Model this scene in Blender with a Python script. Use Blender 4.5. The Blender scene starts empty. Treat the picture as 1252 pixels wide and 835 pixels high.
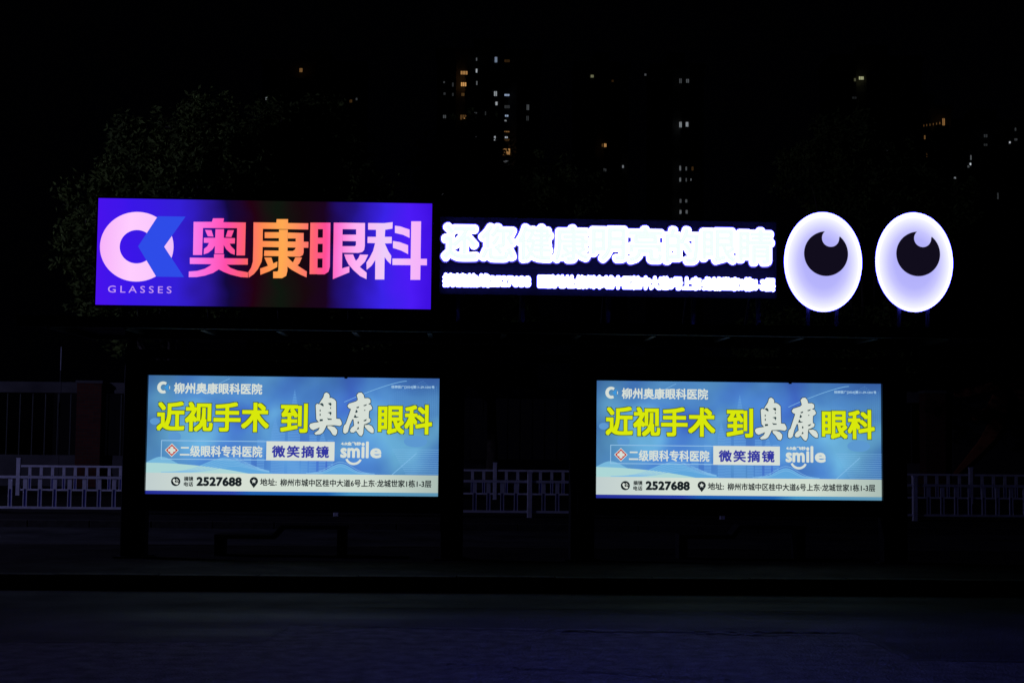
import bpy, math, random
from mathutils import Vector
import numpy as np
random.seed(7)
scene = bpy.context.scene
COL = scene.collection
R = math.radians

# ------------------------------------------------------------------ camera
CAMZ = 1.6
YAW, PITCH, ROLL = 0.0368, 0.0646, 0.0106
F_PX, IMG_W, IMG_H = 1739.0, 1252.0, 835.0
cam_data = bpy.data.cameras.new("camera")
cam = bpy.data.objects.new("camera", cam_data)
COL.objects.link(cam)
cam_data.sensor_width = 36.0
cam_data.lens = 36.0 * F_PX / IMG_W
cam_data.clip_start = 0.1
cam_data.clip_end = 6000
fw = Vector((math.sin(YAW) * math.cos(PITCH), math.cos(YAW) * math.cos(PITCH), math.sin(PITCH)))
rt = fw.cross(Vector((0, 0, 1))).normalized()
up = rt.cross(fw)
rt2 = rt * math.cos(ROLL) + up * math.sin(ROLL)
up2 = -rt * math.sin(ROLL) + up * math.cos(ROLL)
from mathutils import Matrix
M3 = Matrix((rt2, up2, -fw)).transposed()
cam.matrix_world = Matrix.Translation((0, 0, CAMZ)) @ M3.to_4x4()
scene.camera = cam

# ------------------------------------------------------------------ night sky, exposure
world = bpy.data.worlds.new("World")
scene.world = world
world.use_nodes = True
bg = world.node_tree.nodes["Background"]
bg.inputs[0].default_value = (0.3, 0.35, 0.9, 1)
bg.inputs[1].default_value = 0.0004
vs = scene.view_settings
vs.view_transform = 'Standard'
vs.look = 'None'
vs.exposure = 0.0
vs.gamma = 1.0
vs.use_curve_mapping = False
scene.cycles.use_denoising = True
scene.cycles.max_bounces = 5
scene.cycles.diffuse_bounces = 2
scene.cycles.glossy_bounces = 2
scene.cycles.sample_clamp_indirect = 4.0

# ------------------------------------------------------------------ helpers
def ray(px, py):
    d = fw * F_PX + rt2 * (px - IMG_W / 2) - up2 * (py - IMG_H / 2)
    return d

def at(px, py, Y):
    """world point seen at photo pixel (px,py) on the vertical plane y = Y"""
    d = ray(px, py)
    t = Y / d.y
    return Vector((d.x * t, Y, CAMZ + d.z * t))

def lin(r, g, b, k=1.0):
    def f(c):
        c /= 255.0
        return (c / 12.92 if c <= 0.04045 else ((c + 0.055) / 1.055) ** 2.4) * k
    return (f(r), f(g), f(b), 1.0)

def new_mat(name):
    m = bpy.data.materials.new(name)
    m.use_nodes = True
    return m

def pbr(name, col, rough=0.6, metal=0.0, var=0.25, scale=6.0, bump=0.0, bscale=40.0, spec=0.5):
    m = new_mat(name)
    nt = m.node_tree
    b = nt.nodes["Principled BSDF"]
    b.inputs["Roughness"].default_value = rough
    b.inputs["Metallic"].default_value = metal
    b.inputs["Specular IOR Level"].default_value = spec
    tc = nt.nodes.new("ShaderNodeTexCoord")
    n = nt.nodes.new("ShaderNodeTexNoise")
    n.inputs["Scale"].default_value = scale
    n.inputs["Detail"].default_value = 6
    nt.links.new(tc.outputs["Object"], n.inputs["Vector"])
    r = nt.nodes.new("ShaderNodeValToRGB")
    r.color_ramp.elements[0].position = 0.3
    r.color_ramp.elements[1].position = 0.7
    r.color_ramp.elements[0].color = tuple(c * (1 - var) for c in col[:3]) + (1,)
    r.color_ramp.elements[1].color = tuple(min(1, c * (1 + var)) for c in col[:3]) + (1,)
    nt.links.new(n.outputs["Fac"], r.inputs["Fac"])
    nt.links.new(r.outputs["Color"], b.inputs["Base Color"])
    if bump > 0:
        n2 = nt.nodes.new("ShaderNodeTexNoise")
        n2.inputs["Scale"].default_value = bscale
        n2.inputs["Detail"].default_value = 4
        nt.links.new(tc.outputs["Object"], n2.inputs["Vector"])
        bp = nt.nodes.new("ShaderNodeBump")
        bp.inputs["Strength"].default_value = bump
        bp.inputs["Distance"].default_value = 0.02
        nt.links.new(n2.outputs["Fac"], bp.inputs["Height"])
        nt.links.new(bp.outputs["Normal"], b.inputs["Normal"])
    return m

def glow(name, col, strength=1.0):
    m = new_mat(name)
    nt = m.node_tree
    nt.nodes.clear()
    e = nt.nodes.new("ShaderNodeEmission")
    o = nt.nodes.new("ShaderNodeOutputMaterial")
    e.inputs[0].default_value = col if len(col) == 4 else tuple(col) + (1,)
    e.inputs[1].default_value = strength
    nt.links.new(e.outputs[0], o.inputs[0])
    return m

class MB:
    """collects geometry in world coordinates"""
    def __init__(s):
        s.v, s.f, s.m = [], [], []
    def quad(s, a, b, c, d, mi=0):
        n = len(s.v)
        s.v += [tuple(a), tuple(b), tuple(c), tuple(d)]
        s.f.append((n, n + 1, n + 2, n + 3)); s.m.append(mi)
    def box(s, x0, x1, y0, y1, z0, z1, mi=0, bev=0.0):
        n = len(s.v)
        if bev <= 0:
            s.v += [(x0, y0, z0), (x1, y0, z0), (x1, y1, z0), (x0, y1, z0), (x0, y0, z1), (x1, y0, z1), (x1, y1, z1), (x0, y1, z1)]
            for f in ((0, 3, 2, 1), (4, 5, 6, 7), (0, 1, 5, 4), (1, 2, 6, 5), (2, 3, 7, 6), (3, 0, 4, 7)):
                s.f.append(tuple(n + i for i in f)); s.m.append(mi)
        else:   # vertical edges chamfered
            b = bev
            ring = [(x0 + b, y0), (x1 - b, y0), (x1, y0 + b), (x1, y1 - b), (x1 - b, y1), (x0 + b, y1), (x0, y1 - b), (x0, y0 + b)]
            s.v += [(x, y, z0) for x, y in ring] + [(x, y, z1) for x, y in ring]
            s.f.append(tuple(n + i for i in reversed(range(8)))); s.m.append(mi)
            s.f.append(tuple(n + 8 + i for i in range(8))); s.m.append(mi)
            for i in range(8):
                j = (i + 1) % 8
                s.f.append((n + i, n + j, n + 8 + j, n + 8 + i)); s.m.append(mi)
    def prism(s, pts, y0, y1, mi=0):
        """pts (x,z) anticlockwise seen from -y; front at y0"""
        n = len(s.v); k = len(pts)
        s.v += [(x, y0, z) for x, z in pts] + [(x, y1, z) for x, z in pts]
        s.f.append(tuple(range(n, n + k))); s.m.append(mi)
        s.f.append(tuple(reversed(range(n + k, n + 2 * k)))); s.m.append(mi)
        for i in range(k):
            j = (i + 1) % k
            s.f.append((n + i, n + k + i, n + k + j, n + j)); s.m.append(mi)
    def ringprism(s, outer, inner, y0, y1, mi=0):
        n = len(s.v); k = len(outer)
        s.v += [(x, y0, z) for x, z in outer] + [(x, y0, z) for x, z in inner] + [(x, y1, z) for x, z in outer] + [(x, y1, z) for x, z in inner]
        for i in range(k):
            j = (i + 1) % k
            for f in ((i, j, k + j, k + i), (2 * k + i, 3 * k + i, 3 * k + j, 2 * k + j), (i, 2 * k + i, 2 * k + j, j), (k + i, k + j, 3 * k + j, 3 * k + i)):
                s.f.append(tuple(n + q for q in f)); s.m.append(mi)
    def tube(s, pts, r, k=8, mi=0, r1=None, closed=False):
        pts = [Vector(p) for p in pts]
        n = len(s.v); L = len(pts)
        for i, p in enumerate(pts):
            if closed:
                d = (pts[(i + 1) % L] - pts[i - 1]).normalized()
            else:
                d = (pts[min(i + 1, L - 1)] - pts[max(i - 1, 0)]).normalized()
            a = d.cross(Vector((0, 1, 0)))
            if a.length < 0.1: a = d.cross(Vector((1, 0, 0)))
            a.normalize(); b = d.cross(a)
            rr = r if r1 is None else r + (r1 - r) * i / (L - 1)
            for q in range(k):
                t = 2 * math.pi * q / k
                s.v.append(tuple(p + a * (rr * math.cos(t)) + b * (rr * math.sin(t))))
        for i in range(L if closed else L - 1):
            i2 = (i + 1) % L
            for q in range(k):
                q2 = (q + 1) % k
                s.f.append((n + i * k + q, n + i * k + q2, n + i2 * k + q2, n + i2 * k + q)); s.m.append(mi)
        if not closed:
            s.f.append(tuple(n + q for q in reversed(range(k)))); s.m.append(mi)
            s.f.append(tuple(n + (L - 1) * k + q for q in range(k))); s.m.append(mi)
    def build(s, name, mats, parent=None, smooth=False):
        base = Vector((0, 0, 0)); p = parent
        while p is not None:
            base += p.location; p = p.parent
        me = bpy.data.meshes.new(name)
        bx, by, bz = base
        me.from_pydata([(float(x - bx), float(y - by), float(z - bz)) for x, y, z in s.v], [], s.f)
        if not isinstance(mats, (list, tuple)): mats = [mats]
        for m in mats: me.materials.append(m)
        if len(mats) > 1: me.polygons.foreach_set("material_index", [int(q) for q in s.m])
        if smooth: me.polygons.foreach_set("use_smooth", [True] * len(s.f))
        me.update()
        o = bpy.data.objects.new(name, me)
        COL.objects.link(o)
        if parent is not None: o.parent = parent
        return o

def tag(o, label=None, cat=None, group=None, kind=None):
    if label: o["label"] = label
    if cat: o["category"] = cat
    if group: o["group"] = group
    if kind: o["kind"] = kind
    return o

def empty(name, loc, label, cat, group=None):
    o = bpy.data.objects.new(name, None)
    o.location = loc
    o.empty_display_size = 0.2
    COL.objects.link(o)
    return tag(o, label, cat, group)

def share(o, name, parent, loc):
    c = o.copy(); COL.objects.link(c); c.name = name
    c.parent = parent; c.location = loc
    return c

def copy_tree(o, parent=None):
    c = o.copy(); COL.objects.link(c)
    if parent is not None: c.parent = parent
    for ch in list(o.children): copy_tree(ch, c)
    return c

_glyph = {}
def glyphs(body, space=1.0):
    key = (body, space)
    if key in _glyph: return _glyph[key]
    c = bpy.data.curves.new("lettering_source", 'FONT')
    c.body = body; c.resolution_u = 3; c.space_character = space
    c.fill_mode = 'FRONT'
    o = bpy.data.objects.new("lettering_source", c)
    COL.objects.link(o)
    dg = bpy.context.evaluated_depsgraph_get()
    dg.update()
    me = bpy.data.meshes.new_from_object(o.evaluated_get(dg))
    v = np.array([tuple(p.co)[:2] for p in me.vertices])
    f = [tuple(int(q) for q in p.vertices) for p in me.polygons]
    # keep front side only, all polygons are flat
    bpy.data.objects.remove(o); bpy.data.meshes.remove(me); bpy.data.curves.remove(c)
    _glyph[key] = (v, f)
    return v, f

def boundary(f):
    cnt = {}
    for p in f:
        for i in range(len(p)):
            a, b = p[i], p[(i + 1) % len(p)]
            cnt[(min(a, b), max(a, b))] = cnt.get((min(a, b), max(a, b)), 0) + 1
    return [e for e, c in cnt.items() if c == 1]

def lettering(mb, body, x0, x1, z0, z1, y, dil=0.0, k=8, space=1.0, depth=0.0, mi=0, shear=0.0, warp=0.0, mode='copy'):
    """flat print (depth 0) or letters with real depth; bbox x0..x1, z0..z1 includes the dilation"""
    v, f = glyphs(body, space)
    lo, hi = v.min(0), v.max(0)
    w = v.copy()
    w[:, 0] = (v[:, 0] - lo[0]) / (hi[0] - lo[0])
    w[:, 1] = (v[:, 1] - lo[1]) / (hi[1] - lo[1])
    if warp:
        w[:, 0] += warp * np.sin(w[:, 1] * 9 + w[:, 0] * 4)
        w[:, 1] += warp * np.sin(w[:, 0] * 8 + 1.0)
    X = x0 + dil + w[:, 0] * (x1 - x0 - 2 * dil) + shear * (w[:, 1] - 0.5) * (z1 - z0)
    Z = z0 + dil + w[:, 1] * (z1 - z0 - 2 * dil)
    if mode == 'square':
        offs = [(0, 0)] + [(dil * a_, dil * b_) for a_, b_ in ((-1, -1), (1, -1), (1, 1), (-1, 1), (0, 1), (0, -1), (1, 0), (-1, 0))]
    else:
      offs = [(0, 0)] + ([(dil * math.cos(2 * math.pi * i / k), dil * math.sin(2 * math.pi * i / k)) for i in range(k)] if dil > 0 else [])
    be = boundary(f) if depth > 0 else []
    for i, (dx, dz) in enumerate(offs):
        n = len(mb.v); yy = y - 0.00004 * i
        mb.v += [(float(a + dx), yy, float(b + dz)) for a, b in zip(X, Z)]
        mb.f += [tuple(n + q for q in p) for p in f]; mb.m += [mi] * len(f)
        if depth > 0:
            n2 = len(mb.v)
            mb.v += [(float(a + dx), yy + depth, float(b + dz)) for a, b in zip(X, Z)]
            mb.f += [(n + a, n + b, n2 + b, n2 + a) for a, b in be]; mb.m += [mi] * len(be)

def ell(cx, cz, rx, rz, k=64, a0=0.0, a1=2 * math.pi):
    return [(cx + rx * math.cos(a0 + (a1 - a0) * i / k), cz + rz * math.sin(a0 + (a1 - a0) * i / k)) for i in range(k)]

# hand-cut characters: outlines in photo pixels (ox + x / s, oy + y / s)
CUT = {
 "奥": (225, 260, 9.825, [
  [(115,112),(335,112),(348,70),(480,70),(472,116),(742,120),(732,515),(630,515),(638,188),(228,186),(216,510),(108,510)],
  [(378,200),(480,200),(474,492),(368,492)], [(252,208),(330,212),(354,290),(285,285)], [(525,213),(600,213),(568,295),(500,292)],
  [(238,304),(380,304),(374,395),(340,445),(290,485),(236,503),(240,436),(280,405),(300,365),(238,364)],
  [(478,304),(612,308),(610,372),(548,374),(565,405),(610,450),(608,508),(560,490),(510,445),(476,390)],
  [(360,500),(482,500),(480,548),(766,552),(766,626),(512,626),(560,665),(640,695),(768,718),(768,780),(680,775),(560,745),(480,715),(418,682),(350,725),(250,758),(150,775),(56,776),(58,708),(160,700),(250,675),(310,640),(332,620),(70,618),(70,542),(360,545)]]),
 "康": (300, 260, 9.825, [
  [(98,118),(372,122),(376,80),(512,80),(512,126),(756,130),(754,204),(210,196),(205,520),(195,590),(150,680),(100,740),(40,782),(36,715),(70,660),(90,590),(95,400)],
  [(405,206),(510,206),(505,540),(505,700),(490,760),(440,788),(334,788),(334,708),(385,708),(396,690),(400,500)],
  [(232,236),(405,236),(405,308),(232,308)], [(206,342),(758,352),(756,424),(206,414)],
  [(510,240),(700,246),(700,480),(690,510),(655,532),(505,528),(505,462),(570,462),(595,445),(605,420),(605,312),(510,312)],
  [(228,455),(405,458),(400,524),(224,522)], [(228,540),(312,540),(345,640),(270,636)], [(178,672),(270,640),(385,588),(382,655),(290,705),(180,748)],
  [(600,540),(680,540),(650,610),(620,640),(560,625)], [(505,535),(560,590),(640,645),(738,708),(735,778),(660,745),(560,690),(505,650)]]),
 "眼": (375, 260, 9.825, [
  [(44,122),(136,122),(128,740),(34,740)], [(196,122),(285,122),(278,650),(262,710),(215,742),(188,742)],
  [(134,122),(198,122),(198,200),(134,200)], [(130,302),(198,302),(196,376),(130,376)], [(128,480),(196,480),(194,552),(128,552)], [(126,664),(190,664),(190,742),(126,742)],
  [(325,122),(432,122),(424,670),(512,645),(512,718),(314,800)],
  [(430,122),(700,126),(698,400),(690,450),(665,475),(620,485),(428,482),(428,404),(580,404),(592,390),(592,345),(430,342),(430,266),(594,266),(594,202),(430,200)],
  [(450,502),(556,502),(580,560),(640,655),(720,722),(718,800),(640,762),(560,690),(500,620),(470,560)], [(640,505),(738,507),(700,590),(632,658),(582,590),(620,550)]]),
 "科": (445, 260, 9.825, [
  [(50,126),(240,128),(345,116),(342,194),(255,208),(250,292),(334,292),(334,370),(250,372),(290,460),(328,520),(322,622),(280,580),(248,535),(244,804),(134,804),(136,570),(90,640),(32,688),(30,600),(70,540),(110,460),(134,368),(42,366),(44,292),(145,292),(145,208),(50,206)],
  [(372,158),(440,168),(548,205),(548,305),(470,268),(372,245)], [(348,342),(430,355),(530,392),(530,500),(450,458),(348,425)],
  [(568,106),(686,106),(676,808),(558,808)], [(342,552),(756,556),(756,634),(342,630)]]),
 "brush奥": (372, 472, 12.85, [
  [(318,115),(350,98),(385,120),(400,150),(395,185),(430,185),(470,205),(500,240),(502,510),(560,515),(585,560),(590,600),(560,625),(480,612),(350,615),(320,680),(290,730),(250,755),(180,762),(158,740),(190,715),(225,690),(245,645),(200,665),(140,690),(100,670),(78,625),(95,590),(150,575),(230,565),(190,520),(180,300),(200,275),(235,285),(250,250),(300,175)],
  [(365,625),(420,625),(480,645),(518,690),(515,740),(490,775),(450,765),(410,700),(365,655)]]),
 "brush康": (412, 472, 12.85, [
  [(310,140),(340,105),(385,100),(420,140),(430,190),(490,188),(525,210),(528,260),(490,280),(530,295),(555,340),(545,365),(505,390),(500,440),(500,500),(528,520),(520,560),(460,590),(425,600),(420,640),(412,740),(385,785),(350,770),(300,700),(260,730),(215,725),(205,690),(230,650),(270,620),(260,520),(240,520),(200,610),(170,720),(130,745),(100,730),(98,680),(110,620),(140,590),(220,360),(180,340),(165,310),(190,275),(300,240),(330,215)],
  [(430,612),(500,605),(550,630),(578,680),(575,735),(540,735),(490,700),(445,650)]]),
 "gaps奥": (372, 472, 12.85, [
  [(240,280),(280,262),(305,290),(302,322),(270,302)], [(370,270),(415,260),(430,280),(418,314)], [(362,415),(420,402),(430,425),(412,462),(398,428)], [(356,498),(380,508),(432,512),(432,528),(376,530)],
  [(242,520),(292,518),(292,546),(242,552)], [(242,368),(258,368),(258,398),(242,398)], [(242,432),(258,432),(258,466),(242,466)], [(405,330),(422,330),(420,360),(408,352)]]),
 "gaps康": (412, 472, 12.85, [
  [(302,332),(348,316),(342,342),(312,348)], [(412,302),(474,282),(458,307),(425,315)], [(286,412),(302,366),(330,400),(300,424)], [(262,492),(284,442),(305,478),(348,485),(300,498)],
  [(416,538),(474,514),(454,548),(422,552)], [(326,552),(348,560),(342,594),(322,582)], [(335,636),(348,672),(310,682)], [(425,375),(445,370),(445,386),(428,388)]]),
}
def cutout(mb, key, y, dil=0.0, k=10, shift=0.0):
    ox, oy, sc, polys = CUT[key]
    offs = [(0, 0)] + ([(dil * math.cos(2 * math.pi * i / k), dil * math.sin(2 * math.pi * i / k)) for i in range(k)] if dil else [])
    for i, (dx, dz) in enumerate(offs):
        for j, pl in enumerate(polys):
            n = len(mb.v)
            for (a, b) in pl:
                w = at(ox + a / sc, oy + b / sc, y)
                mb.v.append((w.x + dx + shift, y - .00004 * i - .0001 * (j % 3), w.z + dz))
            mb.f.append(tuple(reversed(range(n, n + len(pl))))); mb.m.append(0)

# ------------------------------------------------------------------ materials
def road_material():
    m = pbr("asphalt", (0.058, 0.058, 0.058), 0.55, 0, 0.5, 1.1, 0.0, spec=0.08)
    nt = m.node_tree; b = nt.nodes["Principled BSDF"]
    tc = nt.nodes["Texture Coordinate"]
    # aggregate speckle + fine relief
    n = nt.nodes.new("ShaderNodeTexNoise"); n.inputs["Scale"].default_value = 45; n.inputs["Detail"].default_value = 8
    nt.links.new(tc.outputs["Object"], n.inputs["Vector"])
    bp = nt.nodes.new("ShaderNodeBump"); bp.inputs["Strength"].default_value = 0.9; bp.inputs["Distance"].default_value = 0.01
    nt.links.new(n.outputs["Fac"], bp.inputs["Height"]); nt.links.new(bp.outputs["Normal"], b.inputs["Normal"])
    # wear: long tyre-worn streaks change gloss
    mp = nt.nodes.new("ShaderNodeMapping"); mp.inputs["Scale"].default_value = (0.12, 1.3, 1)
    n3 = nt.nodes.new("ShaderNodeTexNoise"); n3.inputs["Scale"].default_value = 1.2; n3.inputs["Detail"].default_value = 5
    nt.links.new(tc.outputs["Object"], mp.inputs[0]); nt.links.new(mp.outputs[0], n3.inputs["Vector"])
    mr = nt.nodes.new("ShaderNodeMapRange"); mr.inputs[1].default_value = 0.35; mr.inputs[2].default_value = 0.65
    mr.inputs[3].default_value = 0.62; mr.inputs[4].default_value = 0.92
    nt.links.new(n3.outputs["Fac"], mr.inputs[0]); nt.links.new(mr.outputs[0], b.inputs["Roughness"])
    return m
M_ROAD = road_material()
M_PATCH = pbr("asphalt_patch", (0.105, 0.104, 0.102), 0.75, 0, 0.5, 7.0, 0.9, 45, spec=0.08)
M_CRACK = pbr("crack_filler", (0.012, 0.012, 0.012), 0.8)
M_PAVE = pbr("paving", (0.03, 0.028, 0.027), 0.95, 0, 0.4, 2.5, 0.4, 30, spec=0.05)
M_KERB = pbr("kerb_granite", (0.07, 0.066, 0.062), 0.95, 0, 0.3, 8, 0.3, 60, spec=0.05)
M_SOIL = pbr("ground", (0.07, 0.065, 0.05), 0.95, 0, 0.4, 0.5, 0.5, 8)
M_BLACK = pbr("black_powder_coat", (0.008, 0.008, 0.010), 0.5, 0.0, 0.2, 20, 0.08, 120, 0.35)
M_STEEL = pbr("dark_steel", (0.035, 0.035, 0.04), 0.5, 0.6, 0.25, 12)
M_GALV = pbr("galvanised_steel", (0.35, 0.36, 0.38), 0.35, 0.9, 0.2, 20)
M_RAIL = pbr("white_railing_paint", (0.74, 0.73, 0.84), 0.5, 0, 0.12, 9)
M_RAILB = pbr("blue_picket_shade", (0.035, 0.04, 0.34), 0.5, 0, 0.2, 9)  # shade down the picket's lower middle, painted as a dark blue strip
M_CONC = pbr("rendered_concrete", (0.13, 0.125, 0.13), 0.9, 0, 0.3, 1.4, 0.3, 12)
M_BAR = pbr("fence_iron", (0.09, 0.10, 0.09), 0.6, 0.3)
M_BARK = pbr("bark", (0.07, 0.055, 0.04), 0.95, 0, 0.4, 14, 0.8, 25)
M_TOWER = pbr("tower_render", (0.26, 0.25, 0.24), 0.9, 0, 0.15, 0.1)
M_LOWB = pbr("dark_render", (0.05, 0.048, 0.045), 0.9, 0, 0.2, 0.5)  # one even dark tone for the low building and relief panel
M_TGLASS = pbr("dark_window_glass", (0.02, 0.022, 0.03), 0.12)
M_RUST = pbr("rust_brown_paint", (0.45, 0.13, 0.045), 0.8, 0, 0.3, 1.5)
M_BOARD = pbr("dark_glow_panel", (0.0007, 0.0007, 0.0009), 0.95, 0.0, 0.25, 7, spec=0.2)

def brick_material():
    m = new_mat("red_brick"); nt = m.node_tree; b = nt.nodes["Principled BSDF"]
    b.inputs["Roughness"].default_value = 0.9
    tc = nt.nodes.new("ShaderNodeTexCoord"); mp = nt.nodes.new("ShaderNodeMapping")
    mp.inputs["Rotation"].default_value = (R(90), 0, 0)
    br = nt.nodes.new("ShaderNodeTexBrick")
    br.inputs["Scale"].default_value = 1.0
    br.inputs["Brick Width"].default_value = 0.24; br.inputs["Row Height"].default_value = 0.075
    br.inputs["Mortar Size"].default_value = 0.008
    br.inputs["Color1"].default_value = (0.15, 0.035, 0.022, 1); br.inputs["Color2"].default_value = (0.10, 0.024, 0.016, 1)
    br.inputs["Mortar"].default_value = (0.07, 0.05, 0.045, 1)
    nt.links.new(tc.outputs["Object"], mp.inputs[0]); nt.links.new(mp.outputs[0], br.inputs["Vector"])
    nt.links.new(br.outputs["Color"], b.inputs["Base Color"])
    return m
M_BRICK = brick_material()

def leaf_material():
    m = new_mat("leaves"); nt = m.node_tree; b = nt.nodes["Principled BSDF"]
    b.inputs["Roughness"].default_value = 0.8
    b.inputs["Specular IOR Level"].default_value = 0.25
    tc = nt.nodes.new("ShaderNodeTexCoord"); n = nt.nodes.new("ShaderNodeTexNoise")
    n.inputs["Scale"].default_value = 2.2
    nt.links.new(tc.outputs["Object"], n.inputs["Vector"])
    r = nt.nodes.new("ShaderNodeValToRGB")
    r.color_ramp.elements[0].position = 0.35; r.color_ramp.elements[1].position = 0.65
    r.color_ramp.elements[0].color = (0.06, 0.085, 0.016, 1); r.color_ramp.elements[1].color = (0.12, 0.17, 0.03, 1)
    nt.links.new(n.outputs["Fac"], r.inputs["Fac"]); nt.links.new(r.outputs["Color"], b.inputs["Base Color"])
    return m
M_LEAF = leaf_material()

def ramp_glow(name, stops, x0, x1, strength=1.0, blobs=None):
    """lit print whose colour runs along the object's own x axis (metres x0..x1)"""
    m = new_mat(name); nt = m.node_tree; nt.nodes.clear()
    e = nt.nodes.new("ShaderNodeEmission"); o = nt.nodes.new("ShaderNodeOutputMaterial")
    e.inputs[1].default_value = strength
    tc = nt.nodes.new("ShaderNodeTexCoord"); sp = nt.nodes.new("ShaderNodeSeparateXYZ")
    mr = nt.nodes.new("ShaderNodeMapRange"); mr.inputs[1].default_value = x0; mr.inputs[2].default_value = x1
    cr = nt.nodes.new("ShaderNodeValToRGB"); cr.color_ramp.interpolation = 'LINEAR'
    els = cr.color_ramp.elements
    while len(els) > 1: els.remove(els[-1])
    els[0].position = stops[0][0]; els[0].color = lin(*stops[0][1])
    for p, c in stops[1:]:
        q = els.new(p); q.color = lin(*c)
    nt.links.new(tc.outputs["Object"], sp.inputs[0]); nt.links.new(sp.outputs[0], mr.inputs[0])
    src = mr.outputs[0]
    if blobs:
        n = nt.nodes.new("ShaderNodeTexNoise"); n.inputs["Scale"].default_value = blobs[0]; n.inputs["Detail"].default_value = 1
        nt.links.new(tc.outputs["Object"], n.inputs["Vector"])
        ma = nt.nodes.new("ShaderNodeMath"); ma.operation = 'MULTIPLY_ADD'
        ma.inputs[1].default_value = blobs[1]
        sb = nt.nodes.new("ShaderNodeMath"); sb.operation = 'SUBTRACT'; sb.inputs[1].default_value = 0.5
        nt.links.new(n.outputs["Fac"], sb.inputs[0]); nt.links.new(sb.outputs[0], ma.inputs[0]); nt.links.new(src, ma.inputs[2])
        src = ma.outputs[0]
    nt.links.new(src, cr.inputs["Fac"]); nt.links.new(cr.outputs["Color"], e.inputs[0])
    nt.links.new(e.outputs[0], o.inputs[0])
    return m

# ------------------------------------------------------------------ setting: ground, road, island, lane
D = 16.4                       # the plane of the shelter
def structure(name, mb, mats, parent=None):
    o = mb.build(name, mats, parent)
    if parent is None: o["kind"] = "structure"
    return o
g = MB(); g.quad((-1500, -200, -0.35), (1500, -200, -0.35), (1500, 2500, -0.35), (-1500, 2500, -0.35)); structure("ground", g, M_SOIL)
g = MB(); g.box(-60, 60, -8, 14.5, -0.3, 0.0); structure("road", g, M_ROAD)
g = MB(); g.box(-60, 60, 18.45, 23.6, -0.3, 0.0); structure("side_lane", g, M_ROAD)
g = MB(); g.box(-60, 60, 23.78, 60, -0.3, 0.10); structure("rear_pavement", g, M_PAVE)
isl = MB(); isl.box(-60, 60, 14.68, 18.27, -0.3, 0.145); isl = structure("pavement", isl, M_PAVE)
# kerb stones
def kerb_row(parent, y0, y1, z1):
    st = None
    x = -14.0; i = 0
    while x < 14.0:
        if st is None:
            mb = MB(); mb.box(0.006, 0.994, y0, y1, -0.2, z1, bev=0.012)
            st = mb.build("kerb_stone", M_KERB, parent); st.location = (x, 0, 0)
        else:
            share(st, "kerb_stone", parent, (x, 0, random.uniform(-0.004, 0.004)))
        x += 1.0; i += 1
kerb_row(isl, 14.505, 14.675, 0.15)
kerb_row(isl, 18.275, 18.445, 0.15)
kp = bpy.data.objects["rear_pavement"]; kerb_row(kp, 23.605, 23.775, 0.11)
# repair patch and joints of the road, as seen in front of the shelter
def groundp(px, py, z=0.0):
    d = ray(px, py); t = (z - CAMZ) / d.z
    return Vector((d.x * t, d.y * t, z))
def strip(mb, pts, w, z):
    for a, b in zip(pts[:-1], pts[1:]):
        d = (b - a); d.z = 0; d.normalize(); nrm = Vector((-d.y, d.x, 0)) * w
        mb.quad((a.x - nrm.x, a.y - nrm.y, z), (b.x - nrm.x, b.y - nrm.y, z), (b.x + nrm.x, b.y + nrm.y, z), (a.x + nrm.x, a.y + nrm.y, z))
road = bpy.data.objects["road"]
pp = [groundp(*q, z=0.004) for q in ((352, 764), (1042, 773), (1112, 807), (1340, 812), (1340, 900), (-200, 900), (-200, 784), (318, 784))]
mb = MB(); n0 = 0
mb.v = [tuple(p) for p in pp]; mb.f = [tuple(reversed(range(len(pp))))]; mb.m = [0]
mb.build("road_patch", M_PATCH, road)
cr = MB()
def wob(a, b, n, s):
    out = []
    for i in range(n + 1):
        t = i / n
        p = a.lerp(b, t); p = p + Vector((random.uniform(-s, s), random.uniform(-s, s), 0)) * (0 if i in (0, n) else 1); out.append(p)
    return out
strip(cr, wob(groundp(318, 785), groundp(354, 764), 8, .02), 0.0204, .009)
strip(cr, wob(groundp(354, 764), groundp(700, 773), 60, .03), 0.02, .009)
strip(cr, wob(groundp(690, 772), groundp(1044, 774), 70, .03), 0.052, .009)
strip(cr, wob(groundp(760, 771), groundp(985, 778), 40, .09), 0.0170, .010)
strip(cr, wob(groundp(1044, 774), groundp(1112, 807), 14, .02), 0.0170, .009)
strip(cr, wob(groundp(1112, 807), groundp(1300, 809), 20, .02), 0.0170, .009)
strip(cr, wob(groundp(-60, 785), groundp(318, 785), 40, .02), 0.0136, .009)
strip(cr, wob(groundp(400, 742), groundp(1000, 747), 80, .03), 0.0102, .009)
strip(cr, wob(groundp(540, 812), groundp(900, 832), 80, .04), 0.0102, .010)
cr.build("road_crack", M_CRACK, road)

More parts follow.
